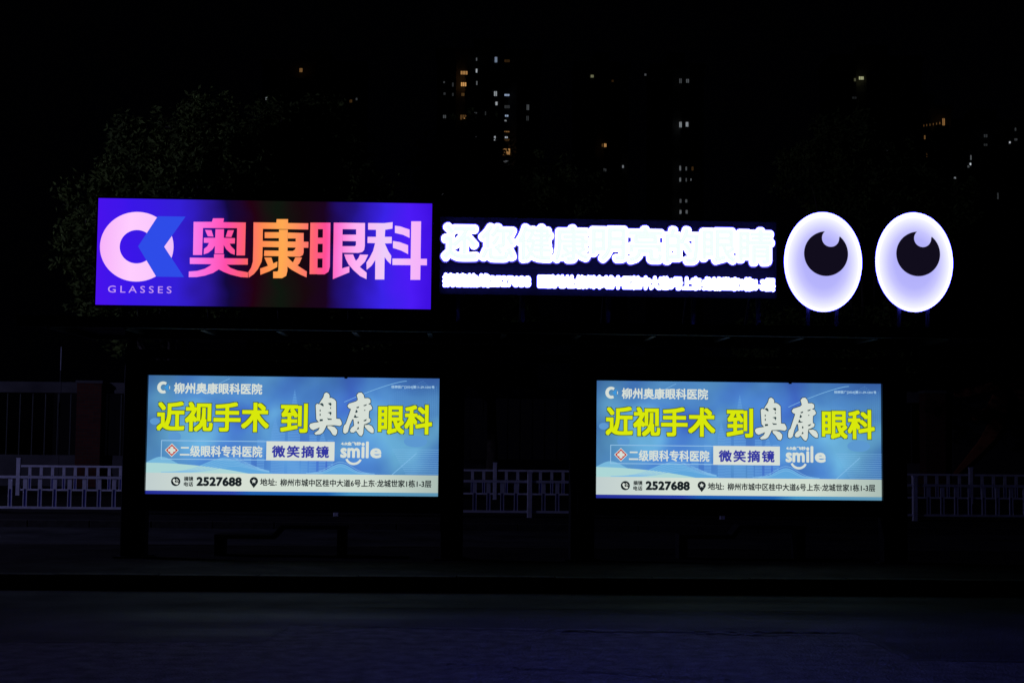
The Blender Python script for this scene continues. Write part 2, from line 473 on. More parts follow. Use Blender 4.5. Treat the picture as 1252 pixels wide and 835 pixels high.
# ------------------------------------------------------------------ street lamp (lit, left of the frame)
LX, LY, LZ = -15.5, 20.5, 7.4
sl = empty("street_lamp", (LX, LY + 2.6, 0.0), "tall grey street lamp, lit, standing left of the bus shelter", "street lamp")
sl.location.y = 24.2
p = MB(); p.tube([(LX, 24.2, 0.1), (LX, 24.2, 4), (LX, 24.2, 7.3)], 0.09, 12, r1=0.055); p.build("pole", M_GALV, sl, True)
p = MB(); p.tube([(LX, 24.2, 7.2), (LX, 23.6, 7.55), (LX, 22.5, 7.7), (LX, 21.0, 7.72)], 0.04, 10); p.build("arm", M_GALV, sl, True)
p = MB(); p.box(LX - .15, LX + .15, 20.2, 21.0, 7.66, 7.78); p.build("lamp_head", M_GALV, sl)
p = MB(); p.box(LX - .11, LX + .11, 20.25, 20.9, 7.63, 7.655); p.build("lamp_lens", glow("lamp_lens_glow", (0.8, 0.85, 1.2), 6), sl)
ld = bpy.data.lights.new("street_lamp_light", 'POINT'); ld.energy = 880; ld.color = (0.44, 0.45, 1.0); ld.shadow_soft_size = 0.15
lo = bpy.data.objects.new("street_lamp_light", ld); COL.objects.link(lo); lo.parent = sl; lo.location = (0, 20.55 - 24.2, 7.5)

# ------------------------------------------------------------------ bus shelter
xL = at(146, 560, D).x; xR = at(1110, 560, D).x
sh = empty("bus_shelter", ((xL + xR) / 2, D, 0.145), "long black steel bus shelter with flat roof carrying the lit signs", "bus shelter")
legs = [(146, 176), (538, 566), (697, 727), (1081, 1111)]
legx = []
for a, b in legs:
    x0 = at(a, 650, D).x; x1 = at(b, 650, D).x; legx.append((x0, x1))
    p = MB(); p.box(x0, x1, D + .03, D + .25, 0.145, 2.42, bev=.01); p.build("post", M_BLACK, sh)
    p = MB(); p.box(x0 - .06, x1 + .06, D - .03, D + .31, 0.147, 0.165); p.build("base_plate", M_STEEL, sh)
ROOFZ = 2.74
p = MB()
p.box(legx[0][0] - .9, legx[3][1] + .9, D - .95, D + 1.05, ROOFZ, ROOFZ + .05); p.build("roof_panel", M_STEEL, sh)
p = MB(); p.box(legx[0][0] - .92, legx[3][1] + .92, D - 1.0, D - .95, ROOFZ - .05, ROOFZ + .07); p.build("fascia", M_STEEL, sh)
p = MB(); p.box(legx[0][0] - .92, legx[3][1] + .92, D + 1.05, D + 1.10, ROOFZ - .05, ROOFZ + .07); p.build("fascia", M_STEEL, sh)
p = MB(); p.box(legx[0][0], legx[3][1], D + .035, D + .20, 2.422, 2.52); p.build("header_beam", M_BLACK, sh)
p = MB(); p.box(legx[0][0], legx[3][1], D + .02, D + .17, ROOFZ - .1, ROOFZ - .002); p.build("roof_beam", M_BLACK, sh)
for px in (160, 305, 425, 552, 712, 830, 960, 1096):
    x = at(px, 420, D).x
    p = MB(); p.box(x - .04, x + .04, D + .05, D + .13, 2.52, ROOFZ - .102); p.build("roof_strut", M_BLACK, sh)
x = legx[0][0] - .6
while x < legx[3][1] + .7:
    p = MB(); p.box(x - .025, x + .025, D - .93, D + 1.03, ROOFZ - .062, ROOFZ - .002); p.build("rafter", M_STEEL, sh); x += .82
for px in (540, 692, 834, 1000, 1180):        # small hex bolts along the roof edge
    c = at(px, 392, D - 1.0)
    p = MB(); p.tube([(c.x, D - 1.0, ROOFZ + .03), (c.x, D - 1.02, ROOFZ + .03)], .016, 6); p.build("bolt", M_GALV, sh)

# ------------------------------------------------------------------ advertising light boxes
PW, PH, PZ0 = 3.3209, 1.3483, 0.8737
K = PW / 1190.0               # metres per design unit
def poster_base_material():
    m = new_mat("poster_backlit_blue"); nt = m.node_tree; nt.nodes.clear()
    e = nt.nodes.new("ShaderNodeEmission"); o = nt.nodes.new("ShaderNodeOutputMaterial")
    tc = nt.nodes.new("ShaderNodeTexCoord")
    mp = nt.nodes.new("ShaderNodeMapping"); mp.inputs["Scale"].default_value = (0.75, 1, 1.0); mp.inputs["Rotation"].default_value = (0, R(25), 0)
    n = nt.nodes.new("ShaderNodeTexNoise"); n.inputs["Scale"].default_value = 1.5; n.inputs["Detail"].default_value = 1.5; n.inputs["Distortion"].default_value = .6
    nt.links.new(tc.outputs["Object"], mp.inputs[0]); nt.links.new(mp.outputs[0], n.inputs["Vector"])
    r = nt.nodes.new("ShaderNodeValToRGB"); els = r.color_ramp.elements
    els[0].position = .30; els[0].color = lin(64, 102, 198); els[1].position = .70; els[1].color = lin(108, 178, 222)
    q = els.new(.45); q.color = lin(76, 132, 206); q = els.new(.56); q.color = lin(90, 152, 212)
    nt.links.new(n.outputs["Fac"], r.inputs["Fac"])
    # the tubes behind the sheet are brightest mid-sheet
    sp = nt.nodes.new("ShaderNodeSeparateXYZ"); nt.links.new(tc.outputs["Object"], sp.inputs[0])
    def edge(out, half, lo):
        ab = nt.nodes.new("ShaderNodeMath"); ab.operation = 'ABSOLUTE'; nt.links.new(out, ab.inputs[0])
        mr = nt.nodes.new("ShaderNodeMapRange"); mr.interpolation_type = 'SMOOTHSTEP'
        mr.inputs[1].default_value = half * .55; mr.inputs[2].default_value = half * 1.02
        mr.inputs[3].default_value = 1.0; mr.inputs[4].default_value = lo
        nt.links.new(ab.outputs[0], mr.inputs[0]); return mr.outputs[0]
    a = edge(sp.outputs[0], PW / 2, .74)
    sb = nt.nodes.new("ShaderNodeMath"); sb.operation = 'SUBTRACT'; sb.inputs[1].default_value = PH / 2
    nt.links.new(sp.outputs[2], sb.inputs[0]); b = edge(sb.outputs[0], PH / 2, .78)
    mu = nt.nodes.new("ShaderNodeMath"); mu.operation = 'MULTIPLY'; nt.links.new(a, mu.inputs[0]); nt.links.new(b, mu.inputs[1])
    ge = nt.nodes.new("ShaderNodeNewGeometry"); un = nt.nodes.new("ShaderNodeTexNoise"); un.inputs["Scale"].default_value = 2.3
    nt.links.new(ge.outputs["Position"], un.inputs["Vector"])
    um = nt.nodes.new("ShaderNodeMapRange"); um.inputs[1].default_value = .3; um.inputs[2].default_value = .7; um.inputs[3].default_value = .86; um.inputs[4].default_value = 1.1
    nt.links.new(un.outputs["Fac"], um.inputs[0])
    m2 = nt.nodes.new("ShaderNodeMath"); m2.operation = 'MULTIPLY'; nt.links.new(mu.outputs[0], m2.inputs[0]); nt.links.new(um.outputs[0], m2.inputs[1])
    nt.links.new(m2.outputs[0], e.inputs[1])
    nt.links.new(r.outputs["Color"], e.inputs[0]); nt.links.new(e.outputs[0], o.inputs[0])
    return m
G_POSTER = poster_base_material()
G_CREAM = glow("print_white", lin(214, 222, 214))
G_BAND = ramp_glow("print_pale_band", [(0, (192, 206, 206)), (.3, (214, 224, 212)), (.75, (208, 220, 208)), (1, (170, 188, 180))], -PW / 2, PW / 2)
G_YEL = glow("print_yellow", lin(216, 232, 12))
G_OUT = glow("print_dark_outline", lin(44, 66, 70))
G_OUTG = glow("print_dark_green_outline", lin(60, 80, 24))
G_INK = glow("print_black", lin(26, 34, 38))
G_NAVY = glow("print_navy", lin(52, 56, 160))
G_RED = glow("print_red", lin(190, 48, 50))
G_SKYL = glow("print_skyline", lin(100, 160, 222))
G_WAVE = glow("print_wave", lin(120, 184, 220))
G_WAVE2 = glow("print_wave_pale", lin(172, 214, 214))
G_WAVE3 = glow("print_wave_mid", lin(96, 166, 220))
G_BUB = glow("print_bubble", lin(92, 152, 208))
G_LINE = glow("print_fine_line", lin(128, 186, 230))
G_STRIP = ramp_glow("print_blue_strip", [(0, (36, 44, 150)), (.30, (40, 66, 170)), (.36, (30, 96, 178)), (.62, (30, 100, 180)), (.70, (72, 150, 200)), (1, (96, 150, 180))], -PW / 2, PW / 2)

def poster(px_left, xl, label):
    base = Vector((xl + PW / 2, D, PZ0))
    t = empty("advertising_light_box", base, label, "light box", "lit blue advertising light boxes in the bus shelter")
    def X(u): return xl + u * K
    def Zc(v): return PZ0 + PH - v * PH / 488.0
    y0 = D
    def y(i): return y0 - .0012 * i
    # case and frame
    m = MB(); m.box(xl - .02, xl + PW + .02, y0 + .01, y0 + .26, PZ0 - .02, PZ0 + PH + .02); m.build("case", M_BLACK, t)
    fr = MB(); f0 = .22; fb = .19
    a0, a1 = xl - .025, xl + PW + .025
    fr.box(a0 - f0 + .03, a1 + f0 - .03, y0 - .05, y0 + .024, PZ0 + PH + .003, PZ0 + PH + .17)
    fr.box(a0 - f0 + .03, a1 + f0 - .03, y0 - .05, y0 + .024, PZ0 - fb, PZ0 - .003)
    fr.box(a0 - f0 + .03, xl - .003, y0 - .048, y0 + .022, PZ0 - .003, PZ0 + PH + .003)
    fr.box(xl + PW + .003, a1 + f0 - .03, y0 - .048, y0 + .022, PZ0 - .003, PZ0 + PH + .003)
    fr.build("frame", M_BLACK, t)
    m = MB(); m.box(X(800), X(812), y0 - .035, y0 - .02, Zc(-1), Zc(5)); m.build("latch", M_BLACK, t)
    m = MB(); m.quad((xl, y0, PZ0), (xl + PW, y0, PZ0), (xl + PW, y0, PZ0 + PH), (xl, y0, PZ0 + PH))
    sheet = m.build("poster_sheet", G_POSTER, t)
    def P(name, mb, mat, parent=None): return mb.build(name, mat, sheet)
    # printed skyline
    m = MB()
    rr = random.Random(3)
    def tower(u0, u1, v0, v1=401, spire=0, step=6.5):
        v = v0; m = MB()
        while v < v1:
            t_ = 1.0 if not spire else min(1.0, (v - v0) / spire + .05)
            c, w = (u0 + u1) / 2, (u1 - u0) / 2 * t_
            m.quad((X(c - w), y(1), Zc(v + step * .5)), (X(c + w), y(1), Zc(v + step * .5)), (X(c + w), y(1), Zc(v)), (X(c - w), y(1), Zc(v)))
            v += step
        P("printed_tower", m, G_SKYL)["kind"] = "stuff"
    tower(572, 622, 55, spire=140); tower(505, 535, 170, spire=60); tower(448, 478, 262); tower(395, 425, 300); tower(535, 560, 230)
    tower(660, 690, 240); tower(700, 728, 220, spire=50); tower(352, 384, 330); tower(735, 760, 260); tower(628, 655, 300)
    # translucent arcs, waves, dots
    def fill(m, top, vb, yy):
        for (u0, v0), (u1, v1) in zip(top[:-1], top[1:]):
            m.quad((X(u0), yy, Zc(vb)), (X(u1), yy, Zc(vb)), (X(u1), yy, Zc(v1)), (X(u0), yy, Zc(v0)))
    m = MB(); fill(m, [(a, 401 - 62 * math.exp(-((a - 315) / 120.0) ** 2)) for a in range(60, 520, 10)], 402, y(2)); P("printed_hill", m, G_WAVE3)
    m = MB(); fill(m, [(a, 401 - 44 * math.exp(-((a - 790) / 62.0) ** 2)) for a in range(640, 941, 10)], 402, y(2)); P("printed_hill", m, G_WAVE3)
    m = MB(); fill(m, [(a, 360 + 42 * (a / 420.0) ** 2) for a in range(0, 421, 10)], 402, y(3)); P("printed_hill", m, G_WAVE2)
    m = MB(); fill(m, [(a, 380 - 45 * math.exp(-((a - 60) / 70.0) ** 2)) for a in range(0, 150, 10)], 402, y(2.5)); P("printed_hill", m, G_WAVE)
    m = MB()
    def line(f, u0, u1, step, w, yy):
        u = u0
        while u < u1:
            a, b = f(u), f(u + step)
            m.quad((X(u), yy, Zc(a + w)), (X(u + step), yy, Zc(b + w)), (X(u + step), yy, Zc(b - w)), (X(u), yy, Zc(a - w))); u += step
    for q in range(6):
        line(lambda a, q=q: 398 - (62 - 7 * q) * math.exp(-((a - 330 - 6 * q) / (120.0 - 4 * q)) ** 2), 60, 500, 10, .9, y(4))
    for q in range(3):
        line(lambda a, q=q: 398 - (48 - 9 * q) * math.exp(-((a - 790) / (66.0 - 8 * q)) ** 2), 650, 930, 10, 1.1, y(4))
    for q in range(12):
        line(lambda a, q=q: 296 + q * 9, 1000 + q * 5, 1188, 40, .7, y(4))
    line(lambda a: 12 + 90 * (max(0, 1050 - a) / 250.0) ** 1.3, 800, 1045, 15, 1.2, y(4))
    line(lambda a: 50 - (a - 250) * .5, 230, 330, 20, 1.0, y(4))
    line(lambda a: 401 - (a - 1000) * .9, 1000, 1100, 10, 2.0, y(4))
    P("printed_lines", m, G_LINE)["kind"] = "stuff"
    m = MB()
    for i in range(26):
        for j in range(15):
            u = 985 + i * 8; v = 18 + j * 9 + 20 * math.sin(i * .35)
            if v > 36 + (985 + 205 - u) * .45 - 60 and u < 1184 and v < 190: 
                m.quad((X(u), y(1), Zc(v + 2.4)), (X(u + 2.6), y(1), Zc(v + 2.4)), (X(u + 2.6), y(1), Zc(v)), (X(u), y(1), Zc(v)))
    P("printed_dots", m, G_SKYL)["kind"] = "stuff"
    for cu, cv, ru, rv in ((112, 252, 26, 20), (1095, 262, 48, 24), (30, 190, 20, 14)):
        m = MB()
        n = len(m.v); m.v += [(X(a), y(2), Zc(-b)) for a, b in ell(cu, -cv, ru, rv, 28)]; m.f.append(tuple(range(n, n + 28))); m.m.append(0)
        P("printed_bubble", m, G_BUB)
    # header: crescent mark and hospital name
    def disc(m, cu, cv, r, yy, k=28, ry=None):
        n = len(m.v); m.v += [(X(a), yy, Zc(-b)) for a, b in ell(cu, -cv, r, ry or r, k)]; m.f.append(tuple(range(n, n + k))); m.m.append(0)
    m = MB()
    oc = ell(60, -50, 24, 25, 30, R(52), R(308)); ic = ell(62, -50, 12, 13, 30, R(52), R(308))
    for i in range(29):
        m.quad((X(oc[i][0]), y(5), Zc(-oc[i][1])), (X(oc[i + 1][0]), y(5), Zc(-oc[i + 1][1])), (X(ic[i + 1][0]), y(5), Zc(-ic[i + 1][1])), (X(ic[i][0]), y(5), Zc(-ic[i][1])))
    P("printed_mark", m, G_CREAM); m = MB()
    m.quad((X(85), y(5), Zc(56)), (X(88), y(5), Zc(56)), (X(88), y(5), Zc(44)), (X(85), y(5), Zc(44)))
    P("printed_mark", m, G_CREAM)
    m = MB(); m.quad((X(64), y(5.5), Zc(50)), (X(84), y(5.5), Zc(66)), (X(80), y(5.5), Zc(50)), (X(84), y(5.5), Zc(34)))
    P("printed_mark", m, glow("print_logo_blue", lin(60, 150, 220)))
    m = MB(); lettering(m, "柳州奥康眼科医院", X(104), X(464), Zc(75), Zc(29), y(5), dil=.0036); P("printed_lettering", m, G_CREAM)
    # headline
    for body, u0, u1, v0, v1 in (("近视手术", 38, 494, 108, 230), ("到", 541, 652, 110, 231), ("眼科", 940, 1162, 110, 233)):
        sep = X(u0), X(u1), Zc(v1), Zc(v0)
        m = MB(); lettering(m, body, sep[0] - .008, sep[1] + .008, sep[2] - .008, sep[3] + .008, y(6), dil=.0175, mode='square'); P("lettering_outline", m, G_OUTG)
        m = MB(); lettering(m, body, *sep, y(8), dil=.0095, mode='square'); P("headline_lettering", m, G_YEL)
    for body in "奥康":
        sft = xl + 3.5484
        m = MB(); cutout(m, "brush" + body, y(7), dil=.0085, shift=sft); P("lettering_outline", m, G_OUT)
        m = MB(); cutout(m, "brush" + body, y(9), shift=sft); b_ = P("brush_lettering", m, G_CREAM)
        m = MB(); cutout(m, "gaps" + body, y(10), shift=sft); P("lettering_gaps", m, G_OUT)
    m = MB(); lettering(m, "桂柳医广[2024]第11-29-1041号", X(992), X(1170), Zc(44), Zc(30), y(5), dil=.0012, k=4); P("printed_lettering", m, glow("print_small", lin(160, 196, 226)))
    # outlined box, badge, white box
    m = MB()
    for (u0, u1, v0, v1) in ((58, 486, 267, 270), (58, 486, 343, 346), (58, 61, 270, 343)):
        m.quad((X(u0), y(5), Zc(v1)), (X(u1), y(5), Zc(v1)), (X(u1), y(5), Zc(v0)), (X(u0), y(5), Zc(v0)))
    P("printed_border", m, glow("print_border", lin(150, 196, 232)))
    def dia(m, cu, cv, r, yy): m.quad((X(cu - r), yy, Zc(cv)), (X(cu), yy, Zc(cv + r)), (X(cu + r), yy, Zc(cv)), (X(cu), yy, Zc(cv - r)))
    m = MB(); dia(m, 102, 308, 28, y(5)); P("badge", m, G_CREAM)
    m = MB(); dia(m, 102, 308, 24, y(6)); P("badge", m, G_RED)
    m = MB(); disc(m, 102, 299, 6.5, y(7)); disc(m, 102, 317, 6.5, y(7.1)); disc(m, 93, 308, 6.5, y(7.2)); disc(m, 111, 308, 6.5, y(7.3)); disc(m, 102, 308, 6, y(7.4)); P("badge_cross", m, G_CREAM)
    m = MB(); lettering(m, "二级眼科专科医院", X(135), X(470), Zc(334), Zc(287), y(6), dil=.0035); P("printed_lettering", m, G_CREAM)
    m = MB(); m.quad((X(486), y(6), Zc(346)), (X(764), y(6), Zc(346)), (X(764), y(6), Zc(267)), (X(486), y(6), Zc(267))); P("printed_box", m, G_CREAM)
    m = MB(); lettering(m, "微笑摘镜", X(508), X(742), Zc(334), Zc(284), y(7), dil=.0048, space=1.18); P("printed_lettering", m, G_NAVY)
    m = MB(); lettering(m, "4.0全飞秒", X(790), X(873), Zc(281), Zc(266), y(6), dil=.0026); P("printed_lettering", m, G_CREAM)
    m = MB()
    lettering(m, "sm", X(788), X(868), Zc(333), Zc(291), y(6), dil=.0080, k=12)
    lettering(m, "il", X(874), X(904), Zc(333), Zc(264), y(6), dil=.0080, k=12, space=1.05)
    lettering(m, "e", X(910), X(956), Zc(333), Zc(291), y(6), dil=.0080, k=12)
    pts = ell(843, -326, 36, 36, 16, R(200), R(345)); pin = ell(843, -326, 27, 26, 16, R(200), R(345))
    for i in range(15): m.quad((X(pts[i][0]), y(6.3), Zc(-pts[i][1])), (X(pts[i + 1][0]), y(6.3), Zc(-pts[i + 1][1])), (X(pin[i + 1][0]), y(6.3), Zc(-pin[i + 1][1])), (X(pin[i][0]), y(6.3), Zc(-pin[i][1])))
    P("smile_lettering", m, G_CREAM)
    # pale band with contact line, blue strip
    m = MB(); m.quad((X(0), y(5), Zc(474)), (X(1190), y(5), Zc(474)), (X(1190), y(5), Zc(401)), (X(0), y(5), Zc(401))); P("pale_band", m, G_BAND)
    m = MB(); m.quad((X(0), y(5), Zc(488)), (X(1190), y(5), Zc(488)), (X(1190), y(5), Zc(474)), (X(0), y(5), Zc(474))); P("blue_strip", m, G_STRIP)
    m = MB(); disc(m, 121, 436, 19, y(6)); P("phone_icon", m, G_INK)
    m = MB()
    pts = ell(121, -436, 11, 11, 12, R(160), R(290)); pin = ell(121, -436, 7, 7, 12, R(160), R(290))
    m2 = [(110, 428), (116, 425), (120, 432), (116, 436), (122, 442), (126, 439), (133, 442), (130, 448), (124, 449), (114, 443), (109, 434)]
    n = len(m.v); m.v += [(X(a), y(7), Zc(b)) for a, b in m2]; m.f.append(tuple(reversed(range(n, n + len(m2))))); m.m.append(0)
    for rr_ in (9, 14):
        o_ = ell(119, -438, rr_, rr_, 8, R(5), R(80)); i_ = ell(119, -438, rr_ - 2.2, rr_ - 2.2, 8, R(5), R(80))
        for i in range(7): m.quad((X(o_[i][0]), y(7), Zc(-o_[i][1])), (X(o_[i + 1][0]), y(7), Zc(-o_[i + 1][1])), (X(i_[i + 1][0]), y(7), Zc(-i_[i + 1][1])), (X(i_[i][0]), y(7), Zc(-i_[i][1])))
    P("phone_handset", m, G_CREAM)
    m = MB(); lettering(m, "摘镜", X(154), X(192), Zc(434), Zc(415), y(6), dil=.0018, k=6); P("contact_lettering", m, G_INK)
    m = MB(); lettering(m, "电话", X(154), X(192), Zc(456), Zc(437), y(6), dil=.0018, k=6); P("contact_lettering", m, G_INK)
    m = MB()
    lettering(m, "2527688", X(205), X(389), Zc(454), Zc(416), y(6), dil=.0075, k=10, space=1.04)
    P("contact_lettering", m, G_INK)
    m = MB(); pts = ell(438, -432, 17, 17, 20, R(-35), R(215)) + [(438, -460)]
    n = len(m.v); m.v += [(X(a), y(6), Zc(-b)) for a, b in pts]; m.f.append(tuple(range(n, n + len(pts)))); m.m.append(0); P("location_pin", m, G_INK)
    m = MB(); st = []
    for i in range(10):
        a = R(90 + 36 * i); r_ = 10 if i % 2 == 0 else 5; st.append((438 + r_ * math.cos(a), 432 - r_ * math.sin(a)))
    for i in range(10):
        n = len(m.v); m.v += [(X(438), y(7), Zc(432)), (X(st[i][0]), y(7), Zc(st[i][1])), (X(st[(i + 1) % 10][0]), y(7), Zc(st[(i + 1) % 10][1]))]; m.f.append((n, n + 1, n + 2)); m.m.append(0)
    P("pin_star", m, G_CREAM)
    m = MB(); lettering(m, "地址:", X(463), X(531), Zc(450), Zc(420), y(6), dil=.0022, k=6); P("contact_lettering", m, G_INK)
    m = MB(); lettering(m, "柳州市城中区桂中大道6号上东·龙城世家1栋1-3层", X(545), X(1163), Zc(452), Zc(421), y(6), dil=.0022, k=6); P("contact_lettering", m, G_INK)
    return t
poster(180, -3.5484, "lit blue eye clinic poster box under the purple sign, left of the two")
poster(728, 1.5894, "lit blue eye clinic poster box below the glowing white letters, right of the two")

# ------------------------------------------------------------------ purple sign board over the roof
SX0, SW, SZ0, SH = -4.1762, 3.8362, 3.0201, 1.2312
sg = empty("sign_board", (SX0, D, SZ0), "wide backlit purple board with ring logo and big pink and orange characters", "sign")
ks, kv = SW / 1162.0, SH / 370.0
def SX(u): return SX0 + u * ks
def SZ(v): return SZ0 + SH - v * kv
y0 = D
m = MB(); m.box(SX0 - .012, SX0 + SW + .012, y0 + .006, y0 + .24, SZ0 - .012, SZ0 + SH + .012); m.build("case", M_BLACK, sg)
m = MB(); o_ = [(SX0 - .016, SZ0 - .016), (SX0 + SW + .016, SZ0 - .016), (SX0 + SW + .016, SZ0 + SH + .016), (SX0 - .016, SZ0 + SH + .016)]
i_ = [(SX0, SZ0), (SX0 + SW, SZ0), (SX0 + SW, SZ0 + SH), (SX0, SZ0 + SH)]
m.ringprism(o_, i_, y0 - .012, y0 + .004); m.build("edge_trim", M_BLACK, sg)
for px in (150, 240, 330, 420, 500):
    x = at(px, 380, D).x
    m = MB(); m.box(x - .03, x + .03, D + .08, D + .14, ROOFZ + .052, SZ0 - .013); m.build("support_leg", M_BLACK, sg)
    m = MB(); m.tube([(x, D + .25, SZ0 + SH * .8), (x, D + .95, ROOFZ + .06)], .02, 6); m.build("brace", M_STEEL, sg)
G_SIGNBG = ramp_glow("sign_purple_led", [(0, (72, 18, 236)), (.10, (58, 22, 232)), (.24, (52, 30, 214)), (.33, (42, 22, 150)), (.39, (18, 8, 60)), (.46, (34, 2, 18)), (.54, (14, 22, 14)), (.61, (24, 8, 14)), (.68, (26, 4, 30)), (.76, (34, 18, 130)), (.85, (58, 34, 232)), (.93, (76, 26, 246)), (1, (64, 16, 226))], 0, SW, 1.0, blobs=(3.0, .07))
m = MB(); m.quad((SX0, y0, SZ0), (SX0 + SW, y0, SZ0), (SX0 + SW, y0, SZ0 + SH), (SX0, y0, SZ0 + SH)); sf = m.build("lit_face", G_SIGNBG, sg)
G_SIGNTX = ramp_glow("sign_character_led", [(.27, (246, 134, 246)), (.33, (255, 104, 214)), (.385, (255, 80, 170)), (.44, (255, 96, 112)), (.49, (255, 138, 84)), (.55, (255, 170, 82)), (.60, (255, 140, 96)), (.645, (255, 100, 116)), (.68, (255, 76, 150)), (.72, (255, 120, 214)), (.77, (255, 176, 244)), (.86, (238, 206, 250)), (.93, (246, 186, 250)), (1, (244, 174, 250))], 0, SW, 1.0, blobs=(3.0, .015))
# ring
m = MB(); k = 72
oc = ell(137, -167, 127, 121, k); ic = ell(137, -167, 59, 58, k)
for i in range(k):
    j = (i + 1) % k
    m.quad((SX(oc[i][0]), y0 - .003, SZ(-oc[i][1])), (SX(oc[j][0]), y0 - .003, SZ(-oc[j][1])), (SX(ic[j][0]), y0 - .003, SZ(-ic[j][1])), (SX(ic[i][0]), y0 - .003, SZ(-ic[i][1])))
m.build("ring_logo", ramp_glow("logo_pink_led", [(0, (246, 176, 250)), (.10, (255, 206, 255)), (.17, (250, 200, 252)), (.24, (236, 190, 250))], 0, SW, 1.0), sf)
# chevron hides the ring's right side; gap behind it keeps the board's colour
m = MB()
for a in ([(207, 60), (142, 166), (232, 166), (303, 60)], [(142, 166), (207, 270), (303, 270), (232, 166)]):
    m.quad(*[(SX(u), y0 - .009, SZ(v)) for u, v in a])
m.build("chevron_logo", glow("logo_blue_led", lin(46, 76, 232)), sf)
for a in ([(232, 40), (303, 60), (262, 122), (216, 60)], [(232, 294), (216, 272), (262, 211), (303, 272)]):
    m = MB(); m.quad(*[(SX(u), y0 - .006, SZ(v)) for u, v in a]); m.build("logo_gap", G_SIGNBG, sf)
m = MB(); lettering(m, "GLASSES", SX(42), SX(261), SZ(327), SZ(303), y0 - .004, dil=.0006, k=4, space=1.5); m.build("small_lettering", glow("small_led", lin(196, 150, 240)), sf)["kind"] = "stuff"
for ch in "奥康眼科":
    m = MB(); cutout(m, ch, y0 - .010); m.build("sign_character", G_SIGNTX, sf)

# ------------------------------------------------------------------ glowing white channel letters
a = at(541, 320, D); b_ = at(948, 320, D)
ls = empty("letter_sign", (a.x, D, 3.0), "glowing white channel letters in two rows on an added dark panel beside the purple board", "sign")
YL = D + .055
zt, zb = at(745, 268, D).z, at(745, 362, D).z
m = MB(); m.box(a.x - .03, b_.x + .02, YL - .02, YL + .02, zb, zt); m.build("added_glow_panel", M_BOARD, ls)  # panel added behind the letters to catch their light as a glow
for zz in (zt - .1, (zt + zb) / 2, zb + .1):
    m = MB(); m.box(a.x - .03, b_.x + .02, YL + .021, YL + .06, zz - .02, zz + .02); m.build("rail", M_STEEL, ls)
for px in (560, 640, 745, 850, 930):
    x = at(px, 380, D).x
    m = MB(); m.box(x - .025, x + .025, YL + .061, YL + .11, ROOFZ + .052, zt); m.build("support_leg", M_STEEL, ls)
    m = MB(); m.tube([(x, YL + .11, zt - .2), (x, YL + .95, ROOFZ + .06)], .018, 6); m.build("brace", M_STEEL, ls)
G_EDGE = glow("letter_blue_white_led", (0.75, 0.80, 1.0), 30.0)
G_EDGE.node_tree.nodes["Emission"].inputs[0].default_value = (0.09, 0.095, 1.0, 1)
G_FACE = glow("letter_face_led", lin(243, 255, 254), 1.0)
G_HALO = glow("letter_glare_halo", (0.10, 0.08, 0.75, 1), 0.9)  # glare around the letters, painted as a glowing deep-blue outline layer
tl, tr = at(540.5, 272, D), at(945.5, 279, D)
bl, br = at(539.5, 320.5, D), at(944.5, 325.5, D)
zT, zB = (tl.z + tr.z) / 2, (bl.z + br.z) / 2
n_ = 9; txt = "还您健康明亮的眼睛"; wch = (tr.x - tl.x) / n_
for i, ch in enumerate(txt):
    x0 = tl.x + i * wch - .010; x1 = tl.x + (i + 1) * wch + .010
    hz = 0.0 if ch not in "明眼" else 0.01
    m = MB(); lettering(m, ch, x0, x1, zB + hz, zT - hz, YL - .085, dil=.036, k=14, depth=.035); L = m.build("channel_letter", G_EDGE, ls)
    m = MB(); lettering(m, ch, x0 + .026, x1 - .026, zB + hz + .026, zT - hz - .026, YL - .089, dil=.012, k=8); m.build("letter_face", G_FACE, L)
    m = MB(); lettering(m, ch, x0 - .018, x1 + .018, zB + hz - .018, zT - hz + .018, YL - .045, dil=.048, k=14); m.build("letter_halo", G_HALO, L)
for body, pa, pb in (("摘镜热线2527688", 541, 649.5), ("医院地址:柳州市城中区桂中大道6号上东·龙城世家1栋1-3层", 657, 948)):
    A, B_ = at(pa, 334.5, D), at(pb, 334.5, D)
    z1 = at(745, 336.5, D).z; z0 = at(745, 354, D).z
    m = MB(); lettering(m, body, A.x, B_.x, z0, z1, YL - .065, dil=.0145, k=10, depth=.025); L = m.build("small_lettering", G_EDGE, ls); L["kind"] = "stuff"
    m = MB(); lettering(m, body, A.x - .008, B_.x + .008, z0 - .008, z1 + .008, YL - .038, dil=.025, k=10); m.build("letter_halo", G_HALO, L)

